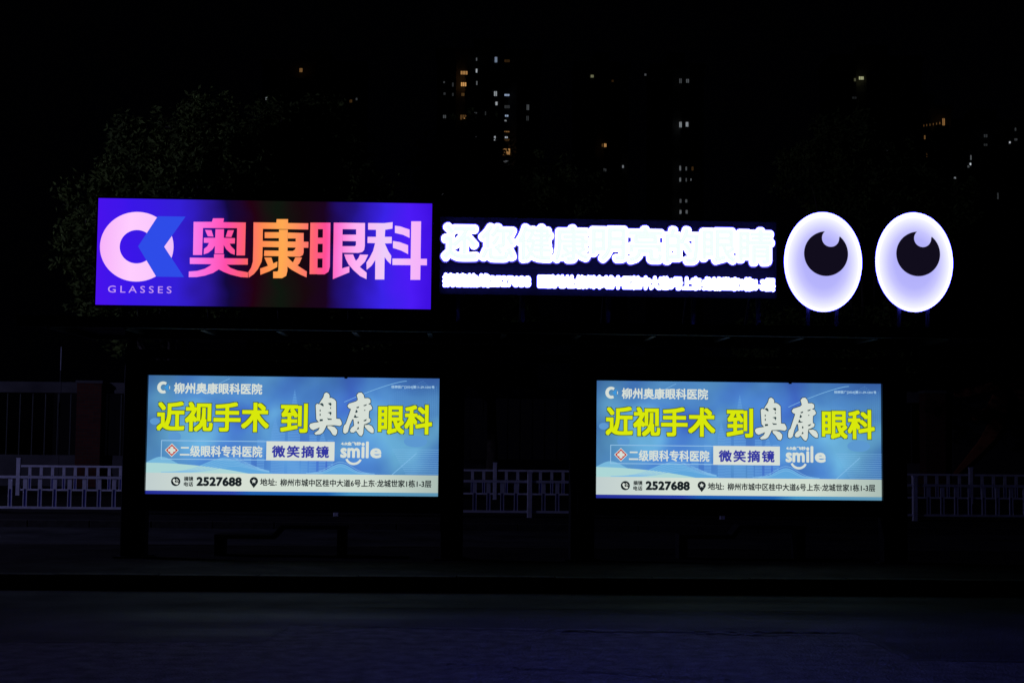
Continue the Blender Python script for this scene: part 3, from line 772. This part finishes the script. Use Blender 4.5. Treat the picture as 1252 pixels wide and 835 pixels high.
# ------------------------------------------------------------------ eyes
def eye_face_material():
    m = new_mat("eye_led_face"); nt = m.node_tree; nt.nodes.clear()
    e = nt.nodes.new("ShaderNodeEmission"); o = nt.nodes.new("ShaderNodeOutputMaterial")
    tc = nt.nodes.new("ShaderNodeTexCoord"); mp = nt.nodes.new("ShaderNodeMapping")
    mp.inputs["Location"].default_value = (0.0, 0, .02)
    mp.inputs["Scale"].default_value = (1 / .455, 0, 1 / .585)
    ln = nt.nodes.new("ShaderNodeVectorMath"); ln.operation = 'LENGTH'
    nt.links.new(tc.outputs["Object"], mp.inputs[0]); nt.links.new(mp.outputs[0], ln.inputs[0])
    cr = nt.nodes.new("ShaderNodeValToRGB"); els = cr.color_ramp.elements
    els[0].position = 0; els[0].color = lin(174, 172, 248)
    els[1].position = 1; els[1].color = (1.5, 1.5, 2.2, 1)
    for p_, c in ((.50, lin(182, 180, 252)), (.66, lin(200, 198, 255)), (.80, lin(226, 226, 255)), (.90, lin(246, 246, 255))):
        q = els.new(p_); q.color = c
    nt.links.new(ln.outputs["Value"], cr.inputs["Fac"]); nt.links.new(cr.outputs["Color"], e.inputs[0]); nt.links.new(e.outputs[0], o.inputs[0])
    return m
G_EYE = eye_face_material()
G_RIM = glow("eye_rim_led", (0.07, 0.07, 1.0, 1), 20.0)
G_HI = glow("eye_highlight", lin(200, 196, 255))
M_PUP = glow("pupil_backlit_black_acrylic", lin(17, 13, 28))
def eye(cx, cy, label):
    c = at(cx, cy, D)
    t = empty("eye_sign", (c.x, D, c.z), label, "sign", "pair of glowing cartoon eyes on the shelter roof")
    rx, rz = .445, .572
    y1 = D - .01
    m = MB(); m.prism(ell(c.x, c.z, rx, rz, 72), y1 + .004, y1 + .10); m.build("case", M_BLACK, t)
    m = MB(); k = 72; n = 0
    m.v = [(a, y1, b) for a, b in ell(c.x, c.z, rx - .004, rz - .004, k)]; m.f = [tuple(range(k))]; m.m = [0]
    face = m.build("lit_face", G_EYE, t)
    m = MB(); m.tube([(a, y1 - .004, b) for a, b in ell(c.x, c.z, rx, rz, k)], .014, 8, closed=True); m.build("led_rim", G_RIM, t, True)
    pc = at(cx + 3.5 * (1 if cx < 1060 else 1), cy - 10, D)
    px_, pz_ = pc.x + (.0 if cx < 1060 else .012), pc.z
    hx, hz = px_ + .054, pz_ + .183
    pc_ = [q for q in ell(px_, pz_, .258, .262, 120) if math.hypot(q[0] - hx, q[1] - hz) > .103]
    # start the outline just after the notch, close it along the notch
    k0 = max(range(len(pc_)), key=lambda i: math.hypot(pc_[i][0] - pc_[i - 1][0], pc_[i][1] - pc_[i - 1][1]))
    pc_ = pc_[k0:] + pc_[:k0]
    a1 = math.atan2(pc_[-1][1] - hz, pc_[-1][0] - hx); a0 = math.atan2(pc_[0][1] - hz, pc_[0][0] - hx)
    while a0 > a1: a0 -= 2 * math.pi
    pc_ += ell(hx, hz, .103, .103, 28, a1, a0)[1:]
    m = MB(); m.prism(pc_, y1 - .014, y1 - .002); pu = m.build("pupil", M_PUP, t)
    for s in (-.17, .17):
        zb_ = c.z - rz * math.sqrt(max(0, 1 - (s / rx) ** 2))
        m = MB(); m.box(c.x + s - .02, c.x + s + .02, D + .02, D + .06, ROOFZ + .075, zb_ + .05); m.build("bracket", M_BLACK, t)
        m = MB(); m.prism([(c.x + s - .09, ROOFZ + .052), (c.x + s + .09, ROOFZ + .052), (c.x + s + .06, ROOFZ + .085), (c.x + s - .06, ROOFZ + .085)], D - .05, D + .09); m.build("foot_plate", M_GALV, t)
    return t
eye(1006, 320.5, "glowing white oval cartoon eye next to the white letters, left of the pair")
eye(1117.3, 320.8, "glowing white oval cartoon eye at the far right end of the roof")

# ------------------------------------------------------------------ benches
def bench(px0, pxs, px1, label):
    Yb = 16.95
    x0 = at(px0, 650, Yb).x; xs = at(pxs, 650, Yb).x; x1 = at(px1, 650, Yb).x
    zl, zh = at(px0 + 30, 652.5, Yb).z, at(px1 - 30, 641, Yb).z
    t = empty("bench", ((x0 + x1) / 2, Yb, .145), label, "bench", "stepped metal benches under the poster boxes")
    th = .045
    pr = [(x0, zl - th), (xs, zl - th), (xs + .10, zh - th), (x1, zh - th), (x1, zh), (xs + .07, zh), (xs - .03, zl), (x0, zl)]
    m = MB(); m.prism(pr, Yb - .17, Yb + .17); m.build("seat", M_STEEL, t)
    for xx, zz in ((x0 + .05, zl), (x1 - .06, zh)):
        m = MB(); m.box(xx - .05, xx + .05, Yb - .15, Yb + .15, .146, zz - th - .001); m.build("leg", M_STEEL, t)
    return t
bench(265, 338, 425, "stepped black metal bench under the left poster box")
bench(828, 894, 982, "stepped black metal bench under the right poster box")

# ------------------------------------------------------------------ white railings
def railing(Y, gz, hp, posts, ztop, zbot, counts, label, group, zcap=0.0, pw=.035):
    for i in range(len(posts) - 1):
        xa, xb = posts[i], posts[i + 1]
        t = empty("railing", (xa, Y, gz), label[i], "railing", group)
        m = MB(); m.box(xa - .045, xa + .045, Y - .045, Y + .045, gz + .002, gz + hp, bev=.008); m.box(xa - .05, xa + .05, Y - .05, Y + .05, gz + hp, gz + hp + .02); m.build("post", M_RAIL, t)
        if i == len(posts) - 2:
            m = MB(); m.box(xb - .045, xb + .045, Y - .045, Y + .045, gz + .002, gz + hp, bev=.008); m.build("post", M_RAIL, t)
        m = MB(); m.box(xa + .047, xb - .047, Y - .022, Y + .022, ztop - .022, ztop + .022); m.build("top_rail", M_RAIL, t)
        m = MB(); m.box(xa + .047, xb - .047, Y - .02, Y + .02, zbot - .02, zbot + .02); m.build("bottom_rail", M_RAIL, t)
        n = counts[i]; first = None
        for q in range(n):
            x = xa + (q + 1) * (xb - xa) / (n + 1)
            if first is None:
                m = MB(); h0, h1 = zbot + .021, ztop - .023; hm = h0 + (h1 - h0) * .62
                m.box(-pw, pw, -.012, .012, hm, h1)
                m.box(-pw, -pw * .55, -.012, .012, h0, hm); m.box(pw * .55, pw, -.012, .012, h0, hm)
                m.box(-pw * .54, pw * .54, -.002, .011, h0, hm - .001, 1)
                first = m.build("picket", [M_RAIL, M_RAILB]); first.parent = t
                first.location = (x - xa, 0, -gz); 
            else:
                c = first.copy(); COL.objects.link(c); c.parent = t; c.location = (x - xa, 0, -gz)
YF = 25.6
pxs = [-61, 175, 411, 647.5, 883, 1118.5, 1354]
posts = [at(p_, 620, YF).x for p_ in pxs]
zt_, zb2 = at(630, 588.6, YF).z, at(630, 625.4, YF).z
lab = ["near white picket railing panel left of the bus shelter", "near white railing panel hidden behind the left poster box, left half",
       "near white railing panel behind the left poster box and in the gap between the boxes", "near white railing panel from the gap between the boxes to behind the right poster box",
       "near white railing panel hidden behind the right poster box, right half", "near white picket railing panel right of the bus shelter"]
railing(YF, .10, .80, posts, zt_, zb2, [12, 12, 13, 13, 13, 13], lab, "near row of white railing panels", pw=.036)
YB = 32.5
pxs = [22, 216, 411, 605, 799, 993, 1187, 1381]
posts = [at(p_, 600, YB).x for p_ in pxs]
zt_, zb2 = at(600, 575, YB).z, at(600, 603.5, YB).z
lab = ["far white railing panel left of the bus shelter, starting at its end post", "far white railing panel behind the left half of the left poster box", "far white railing panel behind the right half of the left poster box and the gap",
       "far white railing panel in the gap between the poster boxes and behind the right one", "far white railing panel behind the middle of the right poster box", "far white railing panel behind the right end of the shelter", "far white railing panel at the right edge of the photo"]
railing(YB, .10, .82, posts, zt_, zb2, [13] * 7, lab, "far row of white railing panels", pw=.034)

# ------------------------------------------------------------------ compound wall with iron bars and brick piers
YW = 38.0
wl = empty("compound_fence", (0, YW, .1), "low concrete wall with iron bars and a top beam behind the railings", "fence")
zb0, zb1 = at(60, 480, YW).z, at(60, 467, YW).z
zp = at(60, 556, YW).z
xw0, xw1 = at(-120, 500, YW).x, at(1400, 500, YW).x
n = 16
seg = (xw1 - xw0) / n
for i in range(n):
    m = MB(); m.box(xw0 + i * seg + .006, xw0 + (i + 1) * seg - .006, YW - .12, YW + .12, .1, zp); m.box(xw0 + i * seg, xw0 + (i + 1) * seg, YW - .10, YW + .10, .1, zp - .004); m.build("plinth_block", M_CONC, wl)
    m = MB(); m.box(xw0 + i * seg + .006, xw0 + (i + 1) * seg - .006, YW - .12, YW + .12, zb0 + random.uniform(-.01, .01), zb1); m.build("top_beam", M_CONC, wl)
first = None; x = xw0 + .1
while x < xw1:
    if first is None:
        m = MB(); m.box(-.014, .014, -.014, .014, zp + .001, zb0 - .015); first = m.build("bar", M_BAR); first.parent = wl; first.location = (x, 0, -.1)
    else: c = first.copy(); COL.objects.link(c); c.parent = wl; c.location = (x, 0, -.1)
    x += .33
YP = 37.6
for i, (pa, pb, lb) in enumerate(((96, 126, "red brick pier of the fence left of the bus shelter"), (1128, 1152, "dark brick pier of the fence right of the bus shelter"))):
    xa, xb = at(pa, 520, YP).x, at(pb, 520, YP).x
    t = empty("brick_pier", ((xa + xb) / 2, YP, .1), lb, "pier")
    m = MB(); m.box(xa, xb, YP - .26, YP + .26, .1, zb1 - .04); m.build("shaft", M_BRICK, t)
    m = MB(); m.box(xa - .03, xb + .03, YP - .29, YP + .29, zb1 - .039, zb1 + .03); m.build("cap", M_CONC, t)
    m = MB(); m.box(xa - .03, xb + .03, YP - .29, YP + .29, .101, .62); m.build("base", M_BRICK, t)
# dark back of the yard: low building behind the bars
m = MB(); m.box(xw0, xw1, 52, 60, .1, 3.0)
bl_ = empty("low_building", (0, 52, .1), "unlit low building behind the iron fence", "building")
m.build("wall", M_LOWB, bl_)
m = MB(); m.box(xw0 - .3, xw1 + .3, 51.6, 60.4, 3.002, 3.2); m.build("roof", M_LOWB, bl_)
# thin pole behind the fence
pt_ = at(75, 424, 40); pb_ = at(75, 460, 40)
t = empty("thin_pole", (pt_.x, 40, .1), "thin pale pole sticking up above the wall at far left", "pole")
pm_ = at(75, 453, 40)
m = MB(); m.tube([(pt_.x, 40, .1), (pt_.x, 40, pm_.z - .002)], .022, 6); m.build("shaft", M_STEEL, t)
m = MB(); m.tube([(pt_.x, 40, pm_.z), (pt_.x, 40, pt_.z)], .016, 6); m.build("pale_lit_tip", M_RAIL, t)  # light on the pole's top put into its colour, shaft below kept dark
# rust-brown relief on a panel at right
YM = 36.6
def mp_(pts): return [(at(a, b, YM).x, at(a, b, YM).z) for a, b in pts]
c0 = at(1215, 600, YM)
t = empty("wall_relief", (c0.x, YM, .1), "faint rust brown curved relief panel behind the railing at far right", "relief panel")
m = MB(); q = mp_([(1166, 605), (1300, 605), (1300, 445), (1166, 478)]); m.prism(q, YM + .03, YM + .12); m.build("panel", M_LOWB, t)
m = MB(); q = mp_([(1166, 478), (1236, 462), (1244, 448), (1262, 500), (1252, 498), (1236, 472), (1168, 488)]); m.prism(list(q), YM - .05, YM + .028); m.build("curved_band", M_RUST, t)
m = MB(); q = mp_([(1166, 578), (1196, 540), (1212, 512), (1206, 508), (1190, 514), (1186, 506), (1206, 498), (1214, 482), (1230, 474), (1232, 496), (1230, 512), (1216, 536), (1192, 560), (1168, 582)]); m.prism(q, YM - .06, YM + .027); m.build("curved_band", M_RUST, t)

# ------------------------------------------------------------------ trees
def tree(px, Y, blobs, label, seed, leaves=260, group=None):
    rr = random.Random(seed)
    c = at(px, 560, Y)
    t = empty("tree", (c.x, Y, .1), label, "tree", group)
    bl = []
    for (bx, by, r, dy) in blobs:
        p_ = at(bx, by, Y); p_.y += dy; bl.append((p_, r * Y / F_PX))
    top = min(b[0].z for b in bl)
    fork = Vector((c.x, Y, .1 + (top - .1) * .55))
    m = MB(); m.tube([(c.x, Y, .1), (c.x + .04, Y, fork.z * .5), tuple(fork)], .16, 10, r1=.10); m.build("trunk", M_BARK, t, True)
    m = MB()
    for p_, r in bl:
        mid = fork.lerp(p_, .5) + Vector((rr.uniform(-.2, .2), rr.uniform(-.2, .2), .15))
        m.tube([tuple(fork), tuple(mid), tuple(p_)], .06, 6, r1=.02)
        for q in range(4):
            d = Vector((rr.gauss(0, 1), rr.gauss(0, 1), rr.gauss(0, 1) + .4)).normalized() * r * .8
            m.tube([tuple(p_), tuple(p_ + d * .5 + Vector((0, 0, .05))), tuple(p_ + d)], .018, 4, r1=.006)
    m.build("limb", M_BARK, t, True)
    m = MB()
    for p_, r in bl:
        n_cl = int(70 * (r / .8) ** 2)
        for q in range(n_cl):
            d = Vector((rr.gauss(0, 1), rr.gauss(0, 1), rr.gauss(0, 1))).normalized() * r * rr.uniform(.45, 1.12)
            cc = p_ + Vector((d.x, d.y, d.z * .85))
            cr_ = rr.uniform(.10, .26)
            for s in range(30):
                o_ = cc + Vector((rr.gauss(0, .5), rr.gauss(0, .5), rr.gauss(0, .5))) * cr_
                a_ = Vector((rr.gauss(0, 1), rr.gauss(0, 1), rr.gauss(0, .8))).normalized()
                b2 = a_.cross(Vector((rr.gauss(0, 1), rr.gauss(0, 1), rr.gauss(0, 1)))).normalized()
                L_ = rr.uniform(.05, .09); W_ = L_ * .38
                m.quad(o_ - a_ * L_, o_ - b2 * W_, o_ + a_ * L_, o_ + b2 * W_)
    m.build("crown", M_LEAF, t)
tree(205, 29, [(108, 262, 42, 0), (95, 300, 38, .2), (150, 215, 40, 0), (185, 180, 45, .3), (165, 270, 60, -.2), (215, 230, 60, 0), (235, 165, 50, .2), (255, 135, 28, 0), (270, 200, 55, .4), (160, 165, 22, 0), (200, 320, 70, 0), (270, 330, 70, .3), (150, 370, 60, 0)],
     "bushy tree behind the left end of the purple sign", 1)
tree(360, 31, [(300, 170, 40, 0), (340, 150, 42, .2), (385, 145, 38, 0), (350, 210, 60, 0), (410, 190, 45, .3), (440, 235, 45, 0), (320, 250, 60, 0), (390, 270, 70, .3), (350, 400, 60, .2), (430, 400, 60, 0)],
     "dim tree rising behind the middle of the purple sign", 2)
tree(600, 34, [(545, 210, 45, 0), (580, 175, 40, 0), (560, 250, 55, .3), (620, 225, 50, .2), (660, 235, 55, 0), (700, 245, 40, 0), (600, 400, 70, 0), (500, 400, 70, 0)],
     "dark tree behind the gap between purple sign and white letters", 3)
tree(1060, 33, [(990, 215, 45, 0), (1030, 180, 50, 0), (1080, 190, 45, .3), (1110, 225, 50, .2), (1050, 240, 60, 0), (1150, 250, 45, 0), (1060, 420, 60, 0), (960, 420, 60, 0)],
     "dark tree behind the two glowing eyes", 4)

# ------------------------------------------------------------------ apartment towers far behind, with their few lit windows
_gl = {}
def wglow(c, k=1.0):
    key = (c, k)
    if key not in _gl: _gl[key] = glow("lit_window_%s" % "_".join(map(str, c)).replace(".", ""), lin(*c), k)
    return _gl[key]
WARM, WHITE, BLUE, GREEN = (255, 188, 112), (226, 236, 244), (196, 220, 255), (220, 224, 170)
def tower(x0, x1, ytop, Y, label, lit, ybase=560, top2=None):
    A, B_ = at(x0, ytop, Y), at(x1, ytop, Y)
    H = A.z; z0 = -.3
    t = empty("apartment_tower", ((A.x + B_.x) / 2, Y, z0), label, "tower block", "dark apartment towers on the skyline")
    w = B_.x - A.x; m = MB()
    m.box(A.x, B_.x, Y + 2.0, Y + 16, z0, H)
    nb = max(2, int(w / 7)); bw = w / nb
    for i in range(nb):
        m.box(A.x + i * bw + .6, A.x + (i + .72) * bw, Y, Y + 1.99, z0, H - 1.5 - (i % 2) * 3)
    m.build("wall", M_TOWER, t)
    m = MB(); m.box(A.x - .5, B_.x + .5, Y + 1.6, Y + 16.4, H + .01, H + 1.2); m.box(A.x + w * .35, A.x + w * .65, Y + 5, Y + 12, H + 1.21, H + 5); m.build("roof", M_TOWER, t)
    # dark windows floor by floor (too many and too dark to tell apart), one part
    m = MB(); z = 3.0
    while z < H - 5:
        for i in range(nb):
            c = A.x + (i + .36) * bw
            for s in (-1, 1):
                cx_ = c + s * bw * .17
                m.box(cx_ - .8, cx_ + .8, Y - .06, Y - .02, z, z + 1.6)
                m.box(cx_ - .9, cx_ + .9, Y - .28, Y - .02, z - .14, z - .02)
        z += 3.0
    o = m.build("dark_windows", M_TGLASS, t); o["kind"] = "stuff"
    for (px, py, pw_, ph_, col, k) in lit:
        c = at(px, py, Y - .12); hw, hh = pw_ / 2 * Y / F_PX, ph_ / 2 * Y / F_PX
        m = MB(); m.ringprism([(c.x - hw - .12, c.z - hh - .12), (c.x + hw + .12, c.z - hh - .12), (c.x + hw + .12, c.z + hh + .12), (c.x - hw - .12, c.z + hh + .12)],
                              [(c.x - hw, c.z - hh), (c.x + hw, c.z - hh), (c.x + hw, c.z + hh), (c.x - hw, c.z + hh)], Y - .30, Y - .14)
        wnd = m.build("window", M_TOWER, t)
        m = MB(); ym = Y - .16
        nsp = 3 if pw_ > 6 else (2 if pw_ > 3 else 1)
        for q in range(nsp):
            u0 = c.x - hw + 2 * hw * q / nsp + .06; u1 = c.x - hw + 2 * hw * (q + 1) / nsp - .06
            m.quad((u0, ym, c.z - hh), (u1, ym, c.z - hh), (u1, ym, c.z + hh), (u0, ym, c.z + hh))
        m.build("pane", wglow(col, round(k * .6, 3)), wnd)
tower(535, 662, 62, 385, "tall dark tower with a column of warm and white lit windows above the sign gap", [
    (567.4, 89.5, 9, 4.5, WARM, .55), (566.8, 103.6, 7, 5, WARM, .95), (566, 116, 4, 4, WARM, .12), (566.5, 143.8, 8, 6, WARM, .12), (567.5, 145.5, 2, 2, WARM, 1.0),
    (582.7, 73, 2, 4, WHITE, .15), (582.7, 87, 2.4, 5, WHITE, .65), (583, 102, 2, 5, WHITE, .2), (606.4, 73.5, 3.4, 7, BLUE, .5), (620, 75, 7, 3.5, WARM, .04),
    (605.8, 115, 4, 6, WHITE, .55), (619.8, 116.7, 6.5, 2.6, BLUE, .8), (607, 127, 3, 4.5, WHITE, .6), (620, 131, 7, 4, WHITE, .05), (619.5, 142, 4.5, 2.5, BLUE, .75),
    (618, 148, 3, 2, WHITE, .45), (619.5, 161.4, 7, 1.6, WARM, .3), (619, 168.5, 4, 2.6, WHITE, .7), (619.5, 171.5, 8, 3, WARM, .06), (605, 169.4, 2.6, 6, WHITE, .6),
    (619.4, 186, 9, 8, WARM, .65), (618.8, 199, 7.5, 5, WHITE, .18), (604.8, 198, 3, 5.5, WHITE, .25), (645.4, 131.7, 3.5, 7, WHITE, .12), (645, 145, 3.5, 6, WHITE, .05),
    (581.5, 139, 4, 3, WHITE, .06), (581.5, 167, 2, 4, WHITE, .25), (543, 101, 2.5, 2.5, WHITE, .07), (543.5, 115, 3, 3, WHITE, .05), (543.5, 143, 4, 4, WHITE, .12),
    (553.7, 104, 2.5, 5, WHITE, .05), (553.7, 116, 2.5, 4, WHITE, .04), (593.6, 139, 2, 5, WHITE, .04), (541, 238, 3, 2.5, WHITE, .05)])
tower(800, 862, 80, 390, "dark tower with paired faint windows above the white letters", [
    (832, 99.4, 3.5, 6, WHITE, .10), (840.6, 99.4, 4, 5, WHITE, .14), (832, 152.8, 3.5, 7, WHITE, .45), (840, 152.5, 3.5, 6, WHITE, .55), (831.6, 206, 2.6, 6, WHITE, .20),
    (839, 206.5, 2.4, 5, WHITE, .12), (846.7, 206.5, 3, 5, WARM, .05), (831.6, 220, 2.6, 5, WHITE, .22), (839, 220.5, 2, 5, WHITE, .10), (844.8, 220, 2, 3, WHITE, .16),
    (832, 246, 3, 5, WHITE, .10), (839, 246, 3, 4, WHITE, .12), (832, 259.5, 3, 5, WHITE, .22), (839.5, 259.5, 3, 5, WHITE, .16), (789, 91.8, 3, 3, WHITE, .10)])
tower(705, 770, 78, 420, "dark tower with three scattered faint windows right of the brightly windowed one", [
    (724, 93.7, 4, 3.5, GREEN, .35), (749, 99.5, 3, 3, WARM, .03), (740, 178, 3.4, 4.5, WARM, .7), (736.5, 178, 2, 4, WARM, .10), (739.6, 208, 4, 4, WHITE, .05), (761.7, 204, 2.5, 3.5, WHITE, .30)])
tower(320, 446, 76, 400, "dark tower with a single warm window high above the purple sign", [
    (368, 86.3, 4, 5, WARM, .28), (325.7, 121, 2.2, 3.5, WHITE, .35), (314.8, 166, 2, 3, WHITE, .4), (319, 162.5, 1.5, 2.5, WHITE, .2), (429, 124, 3.5, 4, WARM, .07), (436, 121.6, 2.5, 3, WHITE, .07), (423, 173, 1.5, 1.5, WHITE, .12), (435.3, 201, 2.4, 4, WHITE, .15)])
tower(1020, 1130, 70, 380, "dark tower with one bright greenish window above the glowing eyes", [
    (1053, 96, 6.5, 4.2, GREEN, .8), (1045.3, 98, 3, 4, GREEN, .12), (1044.5, 120, 6, 3, WHITE, .02), (1045, 171, 4, 4, WHITE, .08), (1053.5, 169, 2.4, 2, WHITE, .06), (1084.5, 184.6, 3.5, 2, WHITE, .05), (1119.4, 190, 2.6, 8, WHITE, .06), (1084, 205, 3, 2, WHITE, .03)])
tower(1122, 1166, 132, 360, "dark block with an orange window and a row of small lights at right", [
    (1153.6, 149.5, 3.4, 9, WARM, .42), (1149, 151, 1.4, 3, WARM, .25), (1145, 151.7, 1.4, 3, WARM, .18), (1141, 152.3, 1.4, 3, WARM, .15), (1137, 153, 1.4, 3, WARM, .14), (1133, 153.5, 1.4, 3, WARM, .14), (1129.5, 154, 1.4, 3, WARM, .10), (1130.6, 168.3, 2.4, 5, WARM, .18), (1133, 190, 2, 6, WARM, .06)])
tower(1164, 1262, 150, 370, "dark block with small white and orange lights at the right edge", [
    (1186.4, 201, 2.4, 3, WHITE, 1.0), (1187, 193, 2.2, 6, WHITE, .16), (1186.3, 227.3, 5, 4, WARM, .12), (1167.5, 218, 3, 2.6, WHITE, .35), (1234.6, 174.5, 2.4, 2.4, WHITE, .9), (1242, 171, 4, 3, WHITE, .08), (1241.5, 158.5, 2.4, 4, WHITE, .06), (1205, 166.5, 5, 4, WHITE, .05), (1205, 177.5, 5, 3, WHITE, .04), (1220, 240, 2.4, 8, WHITE, .05), (1184, 204, 3, 3, WHITE, .1)])
